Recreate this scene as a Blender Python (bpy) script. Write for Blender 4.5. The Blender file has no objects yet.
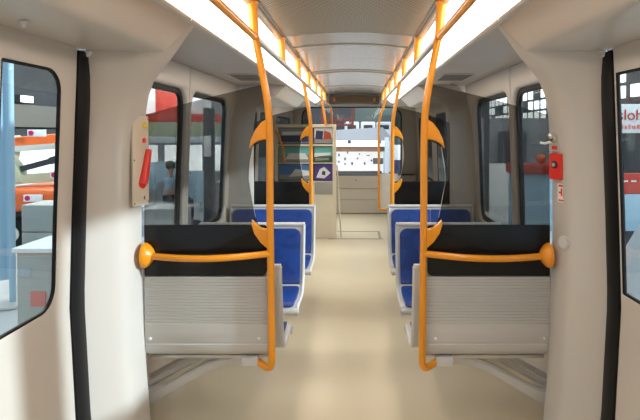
import bpy, bmesh, math, random
from mathutils import Vector, Matrix
random.seed(4)
C = bpy.context.scene.collection
PI = math.pi

# ------------------------------------------------------------------ camera, world, sun, exposure
scn = bpy.context.scene
cd = bpy.data.cameras.new('camera'); cam = bpy.data.objects.new('camera', cd); C.objects.link(cam)
cam.location = (0.055, 0, 1.68); cam.rotation_euler = (math.radians(90-1.0), 0, 0)
cd.sensor_width = 36; cd.lens = 28.8; cd.shift_x = -37/640; cd.shift_y = -69.1/640
cd.clip_start = 0.05; cd.clip_end = 200
scn.camera = cam
scn.view_settings.view_transform = 'Standard'; scn.view_settings.look = 'None'
scn.view_settings.gamma = 1; scn.view_settings.exposure = 0.0
w = bpy.data.worlds.new('hall_daylight'); scn.world = w; w.use_nodes = True
bg = w.node_tree.nodes['Background']; bg.inputs[0].default_value = (0.72, 0.87, 1.0, 1); bg.inputs[1].default_value = 1.9
sd = bpy.data.lights.new('sun', 'SUN'); sd.energy = 7.0; sd.color = (0.86, 0.94, 1.0); sd.angle = math.radians(2.5)
sun = bpy.data.objects.new('sun', sd); C.objects.link(sun)
sun.rotation_euler = Vector((-0.94, 0.21, -0.27)).to_track_quat('-Z', 'Y').to_euler()

for nm, loc, e_ in (('hall_fill', (-7, 9, 7.5), 1500), ('hall_fill', (8, 9, 7.5), 1200), ('hall_fill', (0, 20, 8), 300)):  # added fill lights over the hall, brightening what the windows show
    ld = bpy.data.lights.new(nm, 'AREA'); ld.energy = e_; ld.size = 5; ld.color = (1, 0.98, 0.95)
    lo = bpy.data.objects.new(nm, ld); C.objects.link(lo); lo.location = loc

# ------------------------------------------------------------------ materials
def mat(name, col, rough=0.5, metal=0.0, noise=0.0, scale=8.0, bump=0.0, bscale=60.0, coat=0.0, emit=0.0, spec=0.5):
    m = bpy.data.materials.new(name); m.use_nodes = True
    nt = m.node_tree; b = nt.nodes['Principled BSDF']
    b.inputs['Base Color'].default_value = (*col, 1); b.inputs['Roughness'].default_value = rough
    b.inputs['Metallic'].default_value = metal; b.inputs['Coat Weight'].default_value = coat
    b.inputs['Specular IOR Level'].default_value = spec
    tc = nt.nodes.new('ShaderNodeTexCoord')
    if noise > 0:
        n = nt.nodes.new('ShaderNodeTexNoise'); n.inputs['Scale'].default_value = scale; n.inputs['Detail'].default_value = 5
        r = nt.nodes.new('ShaderNodeMapRange'); r.inputs['To Min'].default_value = 1-noise; r.inputs['To Max'].default_value = 1+noise
        mx = nt.nodes.new('ShaderNodeVectorMath'); mx.operation = 'SCALE'; mx.inputs[0].default_value = col
        nt.links.new(tc.outputs['Object'], n.inputs['Vector']); nt.links.new(n.outputs['Fac'], r.inputs['Value'])
        nt.links.new(r.outputs['Result'], mx.inputs['Scale']); nt.links.new(mx.outputs[0], b.inputs['Base Color'])
    if bump > 0:
        n2 = nt.nodes.new('ShaderNodeTexNoise'); n2.inputs['Scale'].default_value = bscale
        bp = nt.nodes.new('ShaderNodeBump'); bp.inputs['Strength'].default_value = bump; bp.inputs['Distance'].default_value = 0.002
        nt.links.new(tc.outputs['Object'], n2.inputs['Vector']); nt.links.new(n2.outputs['Fac'], bp.inputs['Height'])
        nt.links.new(bp.outputs[0], b.inputs['Normal'])
    if emit > 0:
        b.inputs['Emission Color'].default_value = (*col, 1); b.inputs['Emission Strength'].default_value = emit
    return m

def glass(name, tint, refl=0.10, rough=0.02):
    m = bpy.data.materials.new(name); m.use_nodes = True; nt = m.node_tree
    for n in list(nt.nodes): nt.nodes.remove(n)
    out = nt.nodes.new('ShaderNodeOutputMaterial'); t = nt.nodes.new('ShaderNodeBsdfTransparent'); t.inputs[0].default_value = (*tint, 1)
    g = nt.nodes.new('ShaderNodeBsdfGlossy'); g.inputs['Roughness'].default_value = rough
    lw = nt.nodes.new('ShaderNodeLayerWeight'); lw.inputs[0].default_value = 0.25
    mr = nt.nodes.new('ShaderNodeMapRange'); mr.inputs['To Min'].default_value = refl*0.4; mr.inputs['To Max'].default_value = min(1, refl*5)
    mx = nt.nodes.new('ShaderNodeMixShader')
    nt.links.new(lw.outputs['Facing'], mr.inputs['Value']); nt.links.new(mr.outputs[0], mx.inputs[0])
    nt.links.new(t.outputs[0], mx.inputs[1]); nt.links.new(g.outputs[0], mx.inputs[2]); nt.links.new(mx.outputs[0], out.inputs[0])
    return m

M = {}
M['wall'] = mat('cream_laminate', (0.62, 0.565, 0.51), 0.38, noise=0.03, scale=3, bump=0.05)
M['cover'] = mat('cover_laminate', (0.56, 0.52, 0.475), 0.32, noise=0.02)
M['cove'] = mat('grey_ceiling_panel', (0.52, 0.47, 0.42), 0.45, noise=0.05, scale=4)
M['door'] = mat('door_paint', (0.62, 0.57, 0.52), 0.35, noise=0.02)
M['column'] = mat('column_gelcoat', (0.60, 0.565, 0.53), 0.3, noise=0.02)
M['rubber'] = mat('black_rubber', (0.005, 0.005, 0.006), 0.5, bump=0.1, spec=0.25)
M['yellow'] = mat('yellow_powder_coat', (0.80, 0.29, 0.006), 0.28, coat=0.4, noise=0.03)
M['alu'] = mat('brushed_aluminium', (0.66, 0.64, 0.61), 0.35, metal=0.3, noise=0.04)
M['greypanel'] = mat('grey_ribbed_plastic', (0.54, 0.53, 0.52), 0.36, noise=0.03)
M['greylight'] = mat('light_grey_plastic', (0.60, 0.59, 0.58), 0.35, noise=0.02)
M['blackpanel'] = mat('black_panel', (0.007, 0.007, 0.008), 0.25, spec=0.3)
M['glass'] = glass('window_glass', (0.74, 0.78, 0.78), 0.045)
M['screen'] = glass('smoked_screen_glass', (0.55, 0.54, 0.52), 0.045)
M['rearglass'] = glass('rear_glass', (0.85, 0.87, 0.88), 0.05)
M['chrome'] = mat('chrome', (0.75, 0.75, 0.74), 0.15, metal=1)
M['red'] = mat('red_plastic', (0.78, 0.035, 0.02), 0.3, coat=0.3)
M['yellowknob'] = mat('yellow_knob', (0.8, 0.62, 0.03), 0.3)
M['white'] = mat('white_plastic', (0.82, 0.82, 0.82), 0.4)
M['beige'] = mat('beige_plate', (0.70, 0.62, 0.52), 0.4)
M['dark'] = mat('dark_metal', (0.04, 0.04, 0.045), 0.4)
M['trim'] = mat('floor_trim', (0.28, 0.26, 0.22), 0.4)
M['groove'] = mat('groove_profile', (0.10, 0.085, 0.07), 0.5)
M['ledlight'] = mat('lamp_diffuser', (1.0, 0.90, 0.77), 0.5, emit=6.8)
M['cabinet'] = mat('cream_cabinet', (0.74, 0.66, 0.52), 0.4, noise=0.02)

# floor: cream linoleum with fine specks, satin
def floor_mat():
    m = mat('cream_linoleum', (0.68, 0.58, 0.42), 0.28, noise=0.05, scale=2.2)
    nt = m.node_tree; b = nt.nodes['Principled BSDF']; tc = nt.nodes['Texture Coordinate']
    n = nt.nodes.new('ShaderNodeTexNoise'); n.inputs['Scale'].default_value = 300; r = nt.nodes.new('ShaderNodeValToRGB')
    r.color_ramp.elements[0].position = 0.30; r.color_ramp.elements[0].color = (0.75, 0.72, 0.66, 1)
    r.color_ramp.elements[1].position = 0.42; r.color_ramp.elements[1].color = (1, 1, 1, 1)
    mx = nt.nodes.new('ShaderNodeMix'); mx.data_type = 'RGBA'; mx.blend_type = 'MULTIPLY'; mx.inputs[0].default_value = 1
    src = b.inputs['Base Color'].links[0].from_socket
    nt.links.new(tc.outputs['Object'], n.inputs['Vector']); nt.links.new(n.outputs['Fac'], r.inputs[0])
    nt.links.new(src, mx.inputs[6]); nt.links.new(r.outputs[0], mx.inputs[7]); nt.links.new(mx.outputs[2], b.inputs['Base Color'])
    return m
M['floor'] = floor_mat()

# perforated metal: dots in a staggered grid
def perf_mat():
    m = mat('perforated_metal', (0.60, 0.55, 0.47), 0.38, metal=0.35)
    nt = m.node_tree; b = nt.nodes['Principled BSDF']; tc = nt.nodes['Texture Coordinate']
    v = nt.nodes.new('ShaderNodeTexVoronoi'); v.inputs['Scale'].default_value = 42; v.inputs['Randomness'].default_value = 0.0
    mp = nt.nodes.new('ShaderNodeMapping'); mp.inputs['Rotation'].default_value = (0, 0, PI/4)
    sx = nt.nodes.new('ShaderNodeVectorMath'); sx.operation = 'MULTIPLY'; sx.inputs[1].default_value = (1, 1, 0)
    r = nt.nodes.new('ShaderNodeValToRGB'); r.color_ramp.elements[0].position = 0.34; r.color_ramp.elements[0].color = (0.05, 0.045, 0.035, 1)
    r.color_ramp.elements[1].position = 0.44; r.color_ramp.elements[1].color = (0.38, 0.33, 0.25, 1)
    nt.links.new(tc.outputs['Object'], sx.inputs[0]); nt.links.new(sx.outputs[0], mp.inputs[0]); nt.links.new(mp.outputs[0], v.inputs['Vector'])
    nt.links.new(v.outputs['Distance'], r.inputs[0]); nt.links.new(r.outputs[0], b.inputs['Base Color'])
    return m
M['perf'] = perf_mat()
M['ceil'] = mat('satin_ceiling_metal', (0.33, 0.295, 0.25), 0.22, metal=0.3, noise=0.04, scale=3)

def blue_mat():
    m = mat('blue_moquette', (0.012, 0.07, 0.42), 0.45, bump=0.2, bscale=400)
    nt = m.node_tree; b = nt.nodes['Principled BSDF']; tc = nt.nodes['Texture Coordinate']
    n = nt.nodes.new('ShaderNodeTexNoise'); n.inputs['Scale'].default_value = 5; n.inputs['Distortion'].default_value = 1.5
    r = nt.nodes.new('ShaderNodeValToRGB'); r.color_ramp.elements[0].position = 0.47; r.color_ramp.elements[0].color = (0.004, 0.036, 0.20, 1)
    r.color_ramp.elements[1].position = 0.52; r.color_ramp.elements[1].color = (0.006, 0.050, 0.27, 1)
    nt.links.new(tc.outputs['Object'], n.inputs['Vector']); nt.links.new(n.outputs['Fac'], r.inputs[0]); nt.links.new(r.outputs[0], b.inputs['Base Color'])
    return m
M['blue'] = blue_mat()

# ------------------------------------------------------------------ mesh helpers
def obj(name, bm, m, parent=None, smooth=True, recalc=True):
    if recalc: bmesh.ops.recalc_face_normals(bm, faces=bm.faces)
    me = bpy.data.meshes.new(name); bm.to_mesh(me); bm.free()
    if smooth:
        me.polygons.foreach_set('use_smooth', [True]*len(me.polygons))
        try: me.set_sharp_from_angle(angle=math.radians(35))
        except Exception: pass
    me.materials.append(m)
    o = bpy.data.objects.new(name, me); C.objects.link(o)
    if parent: o.parent = parent; o.matrix_parent_inverse = parent.matrix_world.inverted() if False else Matrix.Translation(-Vector(parent.location))
    return o
def thing(name, label, cat, loc=(0, 0, 0), group=None):
    o = bpy.data.objects.new(name, None); C.objects.link(o); o.location = loc; o.empty_display_size = 0.1
    tag(o, label, cat, group); return o
def tag(o, label, cat, group=None):
    o['label'] = label; o['category'] = cat
    if group: o['group'] = group
    return o
def struct(o): o['kind'] = 'structure'; return o

def box(bm, x0, x1, y0, y1, z0, z1, bev=0.0, seg=2):
    r = bmesh.ops.create_cube(bm, size=1)
    for v in r['verts']:
        v.co = Vector(((x0+x1)/2+v.co.x*abs(x1-x0), (y0+y1)/2+v.co.y*abs(y1-y0), (z0+z1)/2+v.co.z*abs(z1-z0)))
    if bev > 0:
        es = list({e for v in r['verts'] for e in v.link_edges})
        bmesh.ops.bevel(bm, geom=es, offset=bev, segments=seg, affect='EDGES', profile=0.5)
    return bm
def fillet(pts, r, n=6):
    pts = [Vector(p) for p in pts]; out = [pts[0]]
    for i in range(1, len(pts)-1):
        a, b, c = pts[i-1], pts[i], pts[i+1]
        d1 = (a-b); d2 = (c-b); k = min(r, d1.length*0.49, d2.length*0.49)
        p, q = b+d1.normalized()*k, b+d2.normalized()*k
        for j in range(n+1):
            t = j/n; out.append((1-t)**2*p + 2*t*(1-t)*b + t*t*q)
    out.append(pts[-1]); return out
def tube(bm, pts, r, n=14, cap=True, sx=1.0):
    pts = [Vector(p) for p in pts]; rings = []
    up = None
    for i, p in enumerate(pts):
        t = (pts[min(i+1, len(pts)-1)]-pts[max(i-1, 0)]).normalized()
        if up is None:
            a = Vector((0, 0, 1)) if abs(t.z) < 0.9 else Vector((0, 1, 0))
            up = (a-t*a.dot(t)).normalized()
        else: up = (up-t*up.dot(t)).normalized()
        s = t.cross(up); rr = r[i] if isinstance(r, (list, tuple)) else r
        rings.append([bm.verts.new(p+(up*math.cos(2*PI*k/n)+s*math.sin(2*PI*k/n)*sx)*rr) for k in range(n)])
    for a, b in zip(rings, rings[1:]):
        for k in range(n): bm.faces.new((a[k], a[(k+1) % n], b[(k+1) % n], b[k]))
    if cap:
        bm.faces.new(rings[0]); bm.faces.new(rings[-1])
    return bm
def loft(bm, rows, close=False, caps=False):
    vr = [[bm.verts.new(p) for p in r] for r in rows]
    for a, b in zip(vr, vr[1:]):
        n = len(a)
        for k in range(n if close else n-1): bm.faces.new((a[k], a[(k+1) % n], b[(k+1) % n], b[k]))
    if caps: bm.faces.new(vr[0]); bm.faces.new(vr[-1])
    return bm
def sphere(bm, c, r, sc=(1, 1, 1), u=20, v=12):
    q = bmesh.ops.create_uvsphere(bm, u_segments=u, v_segments=v, radius=r)
    for k in q['verts']: k.co = Vector((k.co.x*sc[0], k.co.y*sc[1], k.co.z*sc[2]))+Vector(c)
    return bm
def disc(bm, c, axis, r, h, n=24, bev=0.0):
    axis = Vector(axis).normalized(); q = axis.to_track_quat('Z', 'Y').to_matrix().to_4x4()
    g = bmesh.ops.create_cone(bm, cap_ends=True, segments=n, radius1=r, radius2=r, depth=h, matrix=Matrix.Translation(Vector(c)) @ q)
    if bev > 0:
        es = [e for e in {e for v in g['verts'] for e in v.link_edges} if abs((e.verts[0].co-e.verts[1].co).normalized().dot(axis)) < 0.1]
        bmesh.ops.bevel(bm, geom=es, offset=bev, segments=2, affect='EDGES')
    return bm
def rrect(y0, y1, z0, z1, r, n=6):
    if not isinstance(r, (list, tuple)): r = [r]*4      # corners: (y0,z0) (y1,z0) (y1,z1) (y0,z1)
    out = []
    for (cy, cz, sy, sz, a0), q in zip(((y0, z0, 1, 1, PI), (y1, z0, -1, 1, 1.5*PI), (y1, z1, -1, -1, 0), (y0, z1, 1, -1, 0.5*PI)), r):
        if q <= 0: out.append((cy, cz)); continue
        for k in range(n+1):
            a = a0+0.5*PI*k/n; out.append((cy+sy*q+math.cos(a)*q, cz+sz*q+math.sin(a)*q))
    return out
def plate(outer, holes, thick, fn, bev=0.0, cuts=(), bres=2):
    """filled 2-D outline with holes given thickness; fn maps (u, v, w) to world, w in 0..thick"""
    cu = bpy.data.curves.new('tmp', 'CURVE'); cu.dimensions = '2D'; cu.fill_mode = 'BOTH'
    cu.extrude = thick/2-bev; cu.bevel_depth = bev; cu.bevel_resolution = bres; cu.offset = -bev
    for poly in [outer]+list(holes):
        sp = cu.splines.new('POLY'); sp.points.add(len(poly)-1); sp.use_cyclic_u = True
        for p, q in zip(sp.points, poly): p.co = (q[0], q[1], 0, 1)
    o = bpy.data.objects.new('tmp', cu); C.objects.link(o)
    dg = bpy.context.evaluated_depsgraph_get(); me = bpy.data.meshes.new_from_object(o.evaluated_get(dg))
    bm = bmesh.new(); bm.from_mesh(me)
    bpy.data.objects.remove(o); bpy.data.curves.remove(cu); bpy.data.meshes.remove(me)
    bmesh.ops.remove_doubles(bm, verts=bm.verts, dist=1e-5)
    for axis, vals in cuts:
        for c in vals:
            no = (1, 0, 0) if axis == 'u' else (0, 1, 0); co = (c, 0, 0) if axis == 'u' else (0, c, 0)
            bmesh.ops.bisect_plane(bm, geom=bm.verts[:]+bm.edges[:]+bm.faces[:], plane_co=co, plane_no=no, dist=1e-5)
    for v in bm.verts: v.co = Vector(fn(v.co.x, v.co.y, v.co.z+thick/2))
    return bm

# ------------------------------------------------------------------ the tram's shape
def off(z):                       # side walls lean out towards the sill and back in to the floor
    pts = [(0, 0.0), (0.3, 0.025), (0.85, 0.05), (1.3, 0.035), (2.1, 0.0), (3, 0)]
    for (a, b), (c, d) in zip(pts, pts[1:]):
        if z <= c: return b+(d-b)*(max(z, a)-a)/(c-a)
    return 0
XW, XB, XC = 1.25, 1.235, 1.10     # door wall, bay wall, inner face of the columns
YS0, YS1, YP1 = 2.40, 2.52, 2.83  # seal, column, first screen
YP2, YT1, YT0 = 5.32, 5.64, 5.76
YE = 10.5
ZCUT = ('v', [0.15, 0.3, 0.5, 0.85, 1.1, 1.3, 1.6])
SIDE = {-1: 'left', 1: 'right'}

# floor
bm = bmesh.new(); box(bm, -1.36, 1.36, -2.4, YE+0.05, -0.10, 0.0); struct(obj('floor', bm, M['floor']))
# floor plate lines at the far end
bm = bmesh.new()
for b in ((-0.40, 0.46, 8.0, 8.03), (-0.28, 0.42, 8.60, 8.625), (0.40, 0.44, 8.0, 8.62)):
    box(bm, b[0], b[1], b[2], b[3], 0.0, 0.004)
struct(obj('trim_1', bm, M['trim']))

bm = bmesh.new(); box(bm, -1.36, 1.36, -2.5, -2.4, 0, 2.5); struct(obj('wall_front_unseen', bm, M['wall']))  # unseen end wall, added to keep light from flooding in behind the camera
# ceiling: shallow arch in panels
def arch(x): return 2.43-0.035*(x/0.49)**2
def ceil_panel(y0, y1, m, name='ceiling'):
    bm = bmesh.new(); xs = [-0.485+0.97*i/16 for i in range(17)]
    loft(bm, [[(x, y0, arch(x)) for x in xs], [(x, y1, arch(x)) for x in xs]])
    loft(bm, [[(x, y1, arch(x)) for x in xs], [(x, y1, arch(x)+0.03) for x in xs], [(x, y0, arch(x)+0.03) for x in xs], [(x, y0, arch(x)) for x in xs]])
    return struct(obj(name, bm, m))
ceil_panel(-2.4, 3.86, M['perf'])
for a, b in ((3.87, 5.2), (5.21, 6.35), (6.36, 8.2), (8.21, YE)): ceil_panel(a, b, M['ceil'])
bm = bmesh.new()
for y, m_ in ((4.36, .006), (6.16, .007), (6.355, .006), (8.205, .006)):
    xs = [-0.485+0.97*i/16 for i in range(17)]
    loft(bm, [[(x, y-m_, arch(x)-0.001) for x in xs], [(x, y-m_, arch(x)-0.008) for x in xs], [(x, y+m_, arch(x)-0.008) for x in xs], [(x, y+m_, arch(x)-0.001) for x in xs]])
struct(obj('trim_6', bm, M['trim']))
bm = bmesh.new(); box(bm, -0.7, 0.7, -2.4, YE, 2.475, 2.50); box(bm, -1.4, 1.4, -2.4, YE+.1, 2.5, 2.53); struct(obj('ceiling', bm, M['groove']))
for s in (-1, 1):
    bm = bmesh.new(); box(bm, s*1.275, s*1.40, -2.5, YE+0.1, 2.19, 2.53); struct(obj('ceiling', bm, M['groove']))
    # dark groove, then the cream edge strip carrying the lamp
    bm = bmesh.new(); box(bm, s*0.484, s*0.505, -2.4, YE, 2.39, 2.47); struct(obj('trim_2', bm, M['groove'], smooth=False))
    bm = bmesh.new(); P = [(0.503, 2.385), (0.515, 2.378), (0.545, 2.372), (0.552, 2.38), (0.552, 2.47), (0.503, 2.47)]
    loft(bm, [[(s*x, y, z) for x, z in P] for y in (-2.4, YE)], close=True, caps=True); struct(obj('trim_3', bm, M['ceil']))

# lamps
def lamp(s, y0, y1, label):
    t = thing('light_strip', label, 'ceiling light', (s*0.63, (y0+y1)/2, 2.26), 'fluorescent light strips along the ceiling')
    bm = bmesh.new()
    P = [(0.545, 2.368), (0.575, 2.318), (0.62, 2.262), (0.67, 2.222), (0.705, 2.205)]
    Q = [(x+0.025, z+0.03) for x, z in reversed(P)]
    loft(bm, [[(s*x, y, z) for x, z in P+Q] for y in (y0+0.004, y1-0.004)], close=True, caps=True)
    obj('diffuser', bm, M['ledlight'], t)
    bm = bmesh.new(); P = [(0.703, 2.200), (0.712, 2.190), (0.735, 2.190), (0.745, 2.20), (0.745, 2.215), (0.703, 2.215)]
    loft(bm, [[(s*x, y, z) for x, z in P] for y in (y0, y1)], close=True, caps=True)
    for y in (y0, y1):
        pass
    obj('edge_profile', bm, M['cover'], t)
for s in (-1, 1):
    n = SIDE[s]
    lamp(s, -2.4, 2.36, 'long bright %s ceiling light strip over the doorway, nearest the viewer' % n)
    lamp(s, 2.37, 5.75, 'bright %s ceiling light strip above the blue seats' % n)
    lamp(s, 5.76, 9.3, 'farthest bright %s ceiling light strip, ending near the rear window' % n)
    # panel past the lamp's far end
    bm = bmesh.new(); loft(bm, [[(s*x, y, z) for x, z in ((0.545, 2.368), (0.62, 2.262), (0.705, 2.205), (0.75, 2.23))] for y in (9.31, YE)], close=True, caps=True)
    struct(obj('ceiling', bm, M['cove']))

# cove panels over the seats
def cove(s, y0, y1, slant=False):
    bm = bmesh.new(); P = [(0.735, 2.192), (0.80, 2.196), (1.0, 2.200), (1.20, 2.192), (1.27, 2.175)]
    rows = []
    for y in (y0, y1): rows.append([(s*x, y, z) for x, z in P]+[(s*x, y, z+0.03) for x, z in reversed(P)])
    loft(bm, rows, close=True, caps=True); return struct(obj('ceiling', bm, M['cove']))
for s in (-1, 1):
    for a, b in ((2.45, 3.94), (3.946, 5.80)): cove(s, a, b)
    cove(s, 8.0, YE)
    bm = bmesh.new(); box(bm, s*0.82, s*1.10, 4.55, 5.05, 2.188, 2.199, 0.003)
    g = thing('ceiling_vent', 'dark slotted vent grille in the %s side ceiling panel above the seats' % SIDE[s], 'vent', (s*0.96, 4.8, 2.19), 'ceiling vents')
    obj('frame', bm, M['cove'], g)
    bm = bmesh.new()
    for i in range(14): box(bm, s*0.84, s*1.08, 4.58+i*0.033, 4.592+i*0.033, 2.182, 2.190)
    obj('slats', bm, mat('vent_slat', (0.22, 0.20, 0.18), 0.5), g, smooth=False)

# header covers over the doors: flat underside, rounded nose, face up to the lamp
def header(s, y0, y1):
    bm = bmesh.new()
    P = [(1.27, 2.075), (1.10, 2.068), (0.95, 2.063), (0.90, 2.062), (0.878, 2.065), (0.862, 2.074), (0.85, 2.087), (0.82, 2.118), (0.78, 2.155), (0.75, 2.182), (0.74, 2.195), (1.27, 2.2)]
    loft(bm, [[(s*x, y, z) for x, z in P] for y in (y0, y1)], close=True, caps=True)
    return struct(obj('ceiling', bm, M['cover']))
for s in (-1, 1):
    header(s, -2.4, 2.465); header(s, 5.70, 8.0)
bm = bmesh.new(); disc(bm, (-1.10, 1.78, 2.057), (0, 0, 1), 0.018, 0.012, bev=0.003); sphere(bm, (-1.10, 1.78, 2.05), 0.011)
tag(obj('ceiling_bolt', bm, M['alu']), 'small round metal bolt under the left door header at top left', 'bolt')

# doors (leaf wall with windows) and seals
def door_leaf(s, y0, y1, wins, name, wname, zb):
    holes = [rrect(a, b, c, d, r) for a, b, c, d, r in wins]
    fn = lambda u, v, w: (s*(XW+off(v)+w), u, v)
    d = struct(obj(name, plate(rrect(y0, y1, 0.0, 2.075, 0), holes, 0.018, fn, bev=0.003, cuts=[ZCUT]), M['door']))
    for i, (a, b, c, d_, r) in enumerate(wins):
        wdw = bpy.data.objects.new(wname, None); C.objects.link(wdw); wdw.location = (s*1.29, (a+b)/2, c); struct(wdw)
        rr = [max(q-0.012, 0.0) for q in r]
        obj('window_seal', plate(rrect(a-0.001, b+0.001, c-0.001, d_+0.001, r), [rrect(a+0.010, b-0.012, c+0.012, d_-0.012, rr)], 0.014, lambda u, v, w: (s*(XW+off(v)+w+0.002), u, v), bev=0.003, cuts=[ZCUT]), M['rubber'], wdw)
        obj('glass_pane', plate(rrect(a+0.01, b-0.01, c+0.01, d_-0.01, rr), [], 0.006, lambda u, v, w: (s*(XW+off(v)+w+0.008), u, v), cuts=[ZCUT]), M['glass'], wdw, smooth=False)
def seal(s, y0, y1):
    bm = bmesh.new(); zs = [0.0, 0.1, 0.2, 0.3, 0.4, 0.5, 0.6, 0.7, 0.8, 0.9, 1.1, 1.3, 1.6, 1.9, 2.065]
    sec = [(0.03, y0), (-0.008, y0+0.004), (-0.016, y0+0.03), (-0.016, y1-0.03), (-0.008, y1-0.004), (0.03, y1)]
    loft(bm, [[(s*(XW+off(z)+d), y, z) for d, y in sec] for z in zs], close=True, caps=True)
    return tag(obj('door_seal', bm, M['rubber']), None, None)
for s in (-1, 1):
    zb = 0.89 if s < 0 else 0.95
    door_leaf(s, -2.4, YS0, [(-1.6, -0.2, zb, 1.955, [0.08]*4), (0.3, 1.80 if s < 0 else 1.46, zb, 1.955, [0.08]*4), ((1.895, 2.285, zb, 1.955, [0.01, 0.10, 0.10, 0.01]) if s < 0 else (1.74, 2.388, 0.92, 1.955, [0.01]*4))], 'door_1' if s < 0 else 'door_2', 'window_1' if s < 0 else 'window_2', zb)  # unseen gap between right panes, shaped to shade a band of the left leaf
    door_leaf(s, YT0, 8.0, [(5.85, 6.75, 0.75, 1.955, [0.08]*4), (6.95, 7.85, 0.75, 1.955, [0.08]*4)], 'door_3' if s < 0 else 'door_4', 'window_3' if s < 0 else 'window_4', .75)
    for (a, b, ds) in ((YS0, YS1, 'beside the near %s column' % SIDE[s]), (YT1, YT0, 'beyond the second %s column' % SIDE[s])):
        bm = bmesh.new(); zs = [0.0, 0.1, 0.2, 0.3, 0.4, 0.5, 0.6, 0.7, 0.8, 0.9, 1.1, 1.3, 1.6, 1.9, 2.062]
        sec = [(0.03, a), (-0.008, a+0.004), (-0.016, a+0.03), (-0.016, b-0.03), (-0.008, b-0.004), (0.03, b)]
        loft(bm, [[(s*(XW+off(z)+d), y, z) for d, y in sec] for z in zs], close=True, caps=True)
        tag(obj('door_seal', bm, M['rubber']), 'tall black rubber door seal %s' % ds, 'door seal', 'door seals')
    bm = bmesh.new(); sphere(bm, (s*1.235, 2.46, 2.052), 0.014); disc(bm, (s*1.235, 2.46, 2.06), (0, 0, 1), 0.02, 0.01)
    tag(obj('door_pivot', bm, M['alu']), 'tiny silver pivot cap on top of the near %s door seal' % SIDE[s], 'pivot', 'door pivots')

# columns flowing up into slanted ribs
def column(s, ys, yb, d=1):
    """ys: edge by the seal, yb: edge by the screen (top of the edge slants towards ys)"""
    prof = [(1.085, 0.0), (1.095, 0.15), (1.108, 0.3), (1.126, 0.6), (1.132, 0.85), (1.134, 1.1), (1.133, 1.35), (1.128, 1.55), (1.115, 1.68), (1.092, 1.79), (1.055, 1.875), (1.005, 1.945), (0.945, 2.00), (0.885, 2.048), (0.835, 2.092), (0.78, 2.142), (0.728, 2.185)]
    rows = []
    for i, (x, z) in enumerate(prof):
        if d < 0: x = min(x, 1.02)
        k = min(1, max(0.0, (z-1.72)/0.465))
        bk = yb-d*(0.36*k**1.3); fr = ys-d*0.08*k
        W = bk-fr; xo = XW+off(z)+0.03; D = xo-x
        if z > 2.06: D = min(D, 0.05+(2.19-z)*1.2); xo = x+D
        sec = [(0.0, D), (0.0, D*0.97), (0.14, D*0.66), (0.29, D*0.36), (0.36, D*0.23), (0.43, D*0.145), (0.52, D*0.09), (0.64, D*0.06), (0.93, 0.0), (0.985, 0.003), (1.0, 0.014), (1.0, D+0.02)]
        zz = lambda q: z+(0.0 if z <= 2.06 else q*0.9)
        rows.append([(s*(x+q), fr+f*W, zz(q)) for f, q in sec])
    bm = bmesh.new(); loft(bm, rows, close=True, caps=True)
    o = obj('wall_'+SIDE[s], bm, M['column']); return struct(o)
for s in (-1, 1):
    column(s, YS1, YP1, 1); column(s, YT1, YP2-0.02, -1)
    # plug on the column
bm = bmesh.new(); disc(bm, (1.146, 2.68, 1.10), (1, .7, 0), 0.036, 0.012, 28, 0.003); disc(bm, (1.140, 2.676, 1.10), (1, .7, 0), 0.026, 0.008, 28, 0.002)
tag(obj('column_plug', bm, M['greylight']), 'round grey plug set in the right column beside the yellow flange', 'plug')

# bay walls with two windows a side
for s in (-1, 1):
    fn = lambda u, v, w: (s*(XB+off(v)+w), u, v)
    wins = [(3.02, 3.89, 0.84, 1.975, 0.12), (4.07, 5.16, 0.84, 1.975, 0.12)]
    for (a, b, wn) in ((YP1-0.25, 3.976, wins[0]), (3.982, YP2+0.3, wins[1])):
        struct(obj('wall_'+SIDE[s], plate(rrect(a, b, 0, 2.19, 0), [rrect(wn[0]-0.03, wn[1]+0.03, wn[2]-0.03, wn[3]+0.03, 0.14)], 0.07, fn, bev=0.02, cuts=[ZCUT], bres=4), M['wall']))
    bm = bmesh.new(); box(bm, s*1.30, s*1.34, 3.97, 3.99, 0, 2.19); struct(obj('trim_4', bm, M['groove']))
    for wn in wins:
        e = bpy.data.objects.new('window_5' if s < 0 else 'window_6', None); C.objects.link(e); e.location = (s*1.34, (wn[0]+wn[1])/2, wn[2]); struct(e)
        obj('window_seal', plate(rrect(wn[0]-0.035, wn[1]+0.035, wn[2]-0.035, wn[3]+0.035, 0.14), [rrect(wn[0]+0.0, wn[1]-0.02, wn[2]+0.01, wn[3]-0.01, 0.10)], 0.025, lambda u, v, w: (s*(XB+off(v)+w+0.028), u, v), bev=0.004, cuts=[ZCUT]), M['rubber'], e)
        obj('glass_pane', plate(rrect(wn[0], wn[1], wn[2], wn[3], 0.10), [], 0.006, lambda u, v, w: (s*(XB+off(v)+w+0.04), u, v), cuts=[ZCUT]), M['glass'], e, smooth=False)
    # walls of the far end
    struct(obj('wall_'+SIDE[s], plate(rrect(8.0, YE, 0, 2.19, 0), [rrect(8.35, 10.1, 0.85, 1.95, 0.1)], 0.05, lambda u, v, w: (s*(XW-0.0+off(v)+w), u, v), bev=0.006, cuts=[ZCUT]), M['wall']))
    e = bpy.data.objects.new('window_7' if s < 0 else 'window_8', None); C.objects.link(e); e.location = (s*1.3, 9.2, 0.85); struct(e)
    obj('window_seal', plate(rrect(8.34, 10.11, 0.84, 1.96, 0.1), [rrect(8.38, 10.07, 0.88, 1.92, 0.08)], 0.03, lambda u, v, w: (s*(XW+off(v)+w+0.012), u, v), bev=0.004, cuts=[ZCUT]), M['rubber'], e)
    obj('glass_pane', plate(rrect(8.36, 10.09, 0.86, 1.94, 0.1), [], 0.006, lambda u, v, w: (s*(XW+off(v)+w+0.03), u, v), cuts=[ZCUT]), M['glass'], e, smooth=False)

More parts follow.
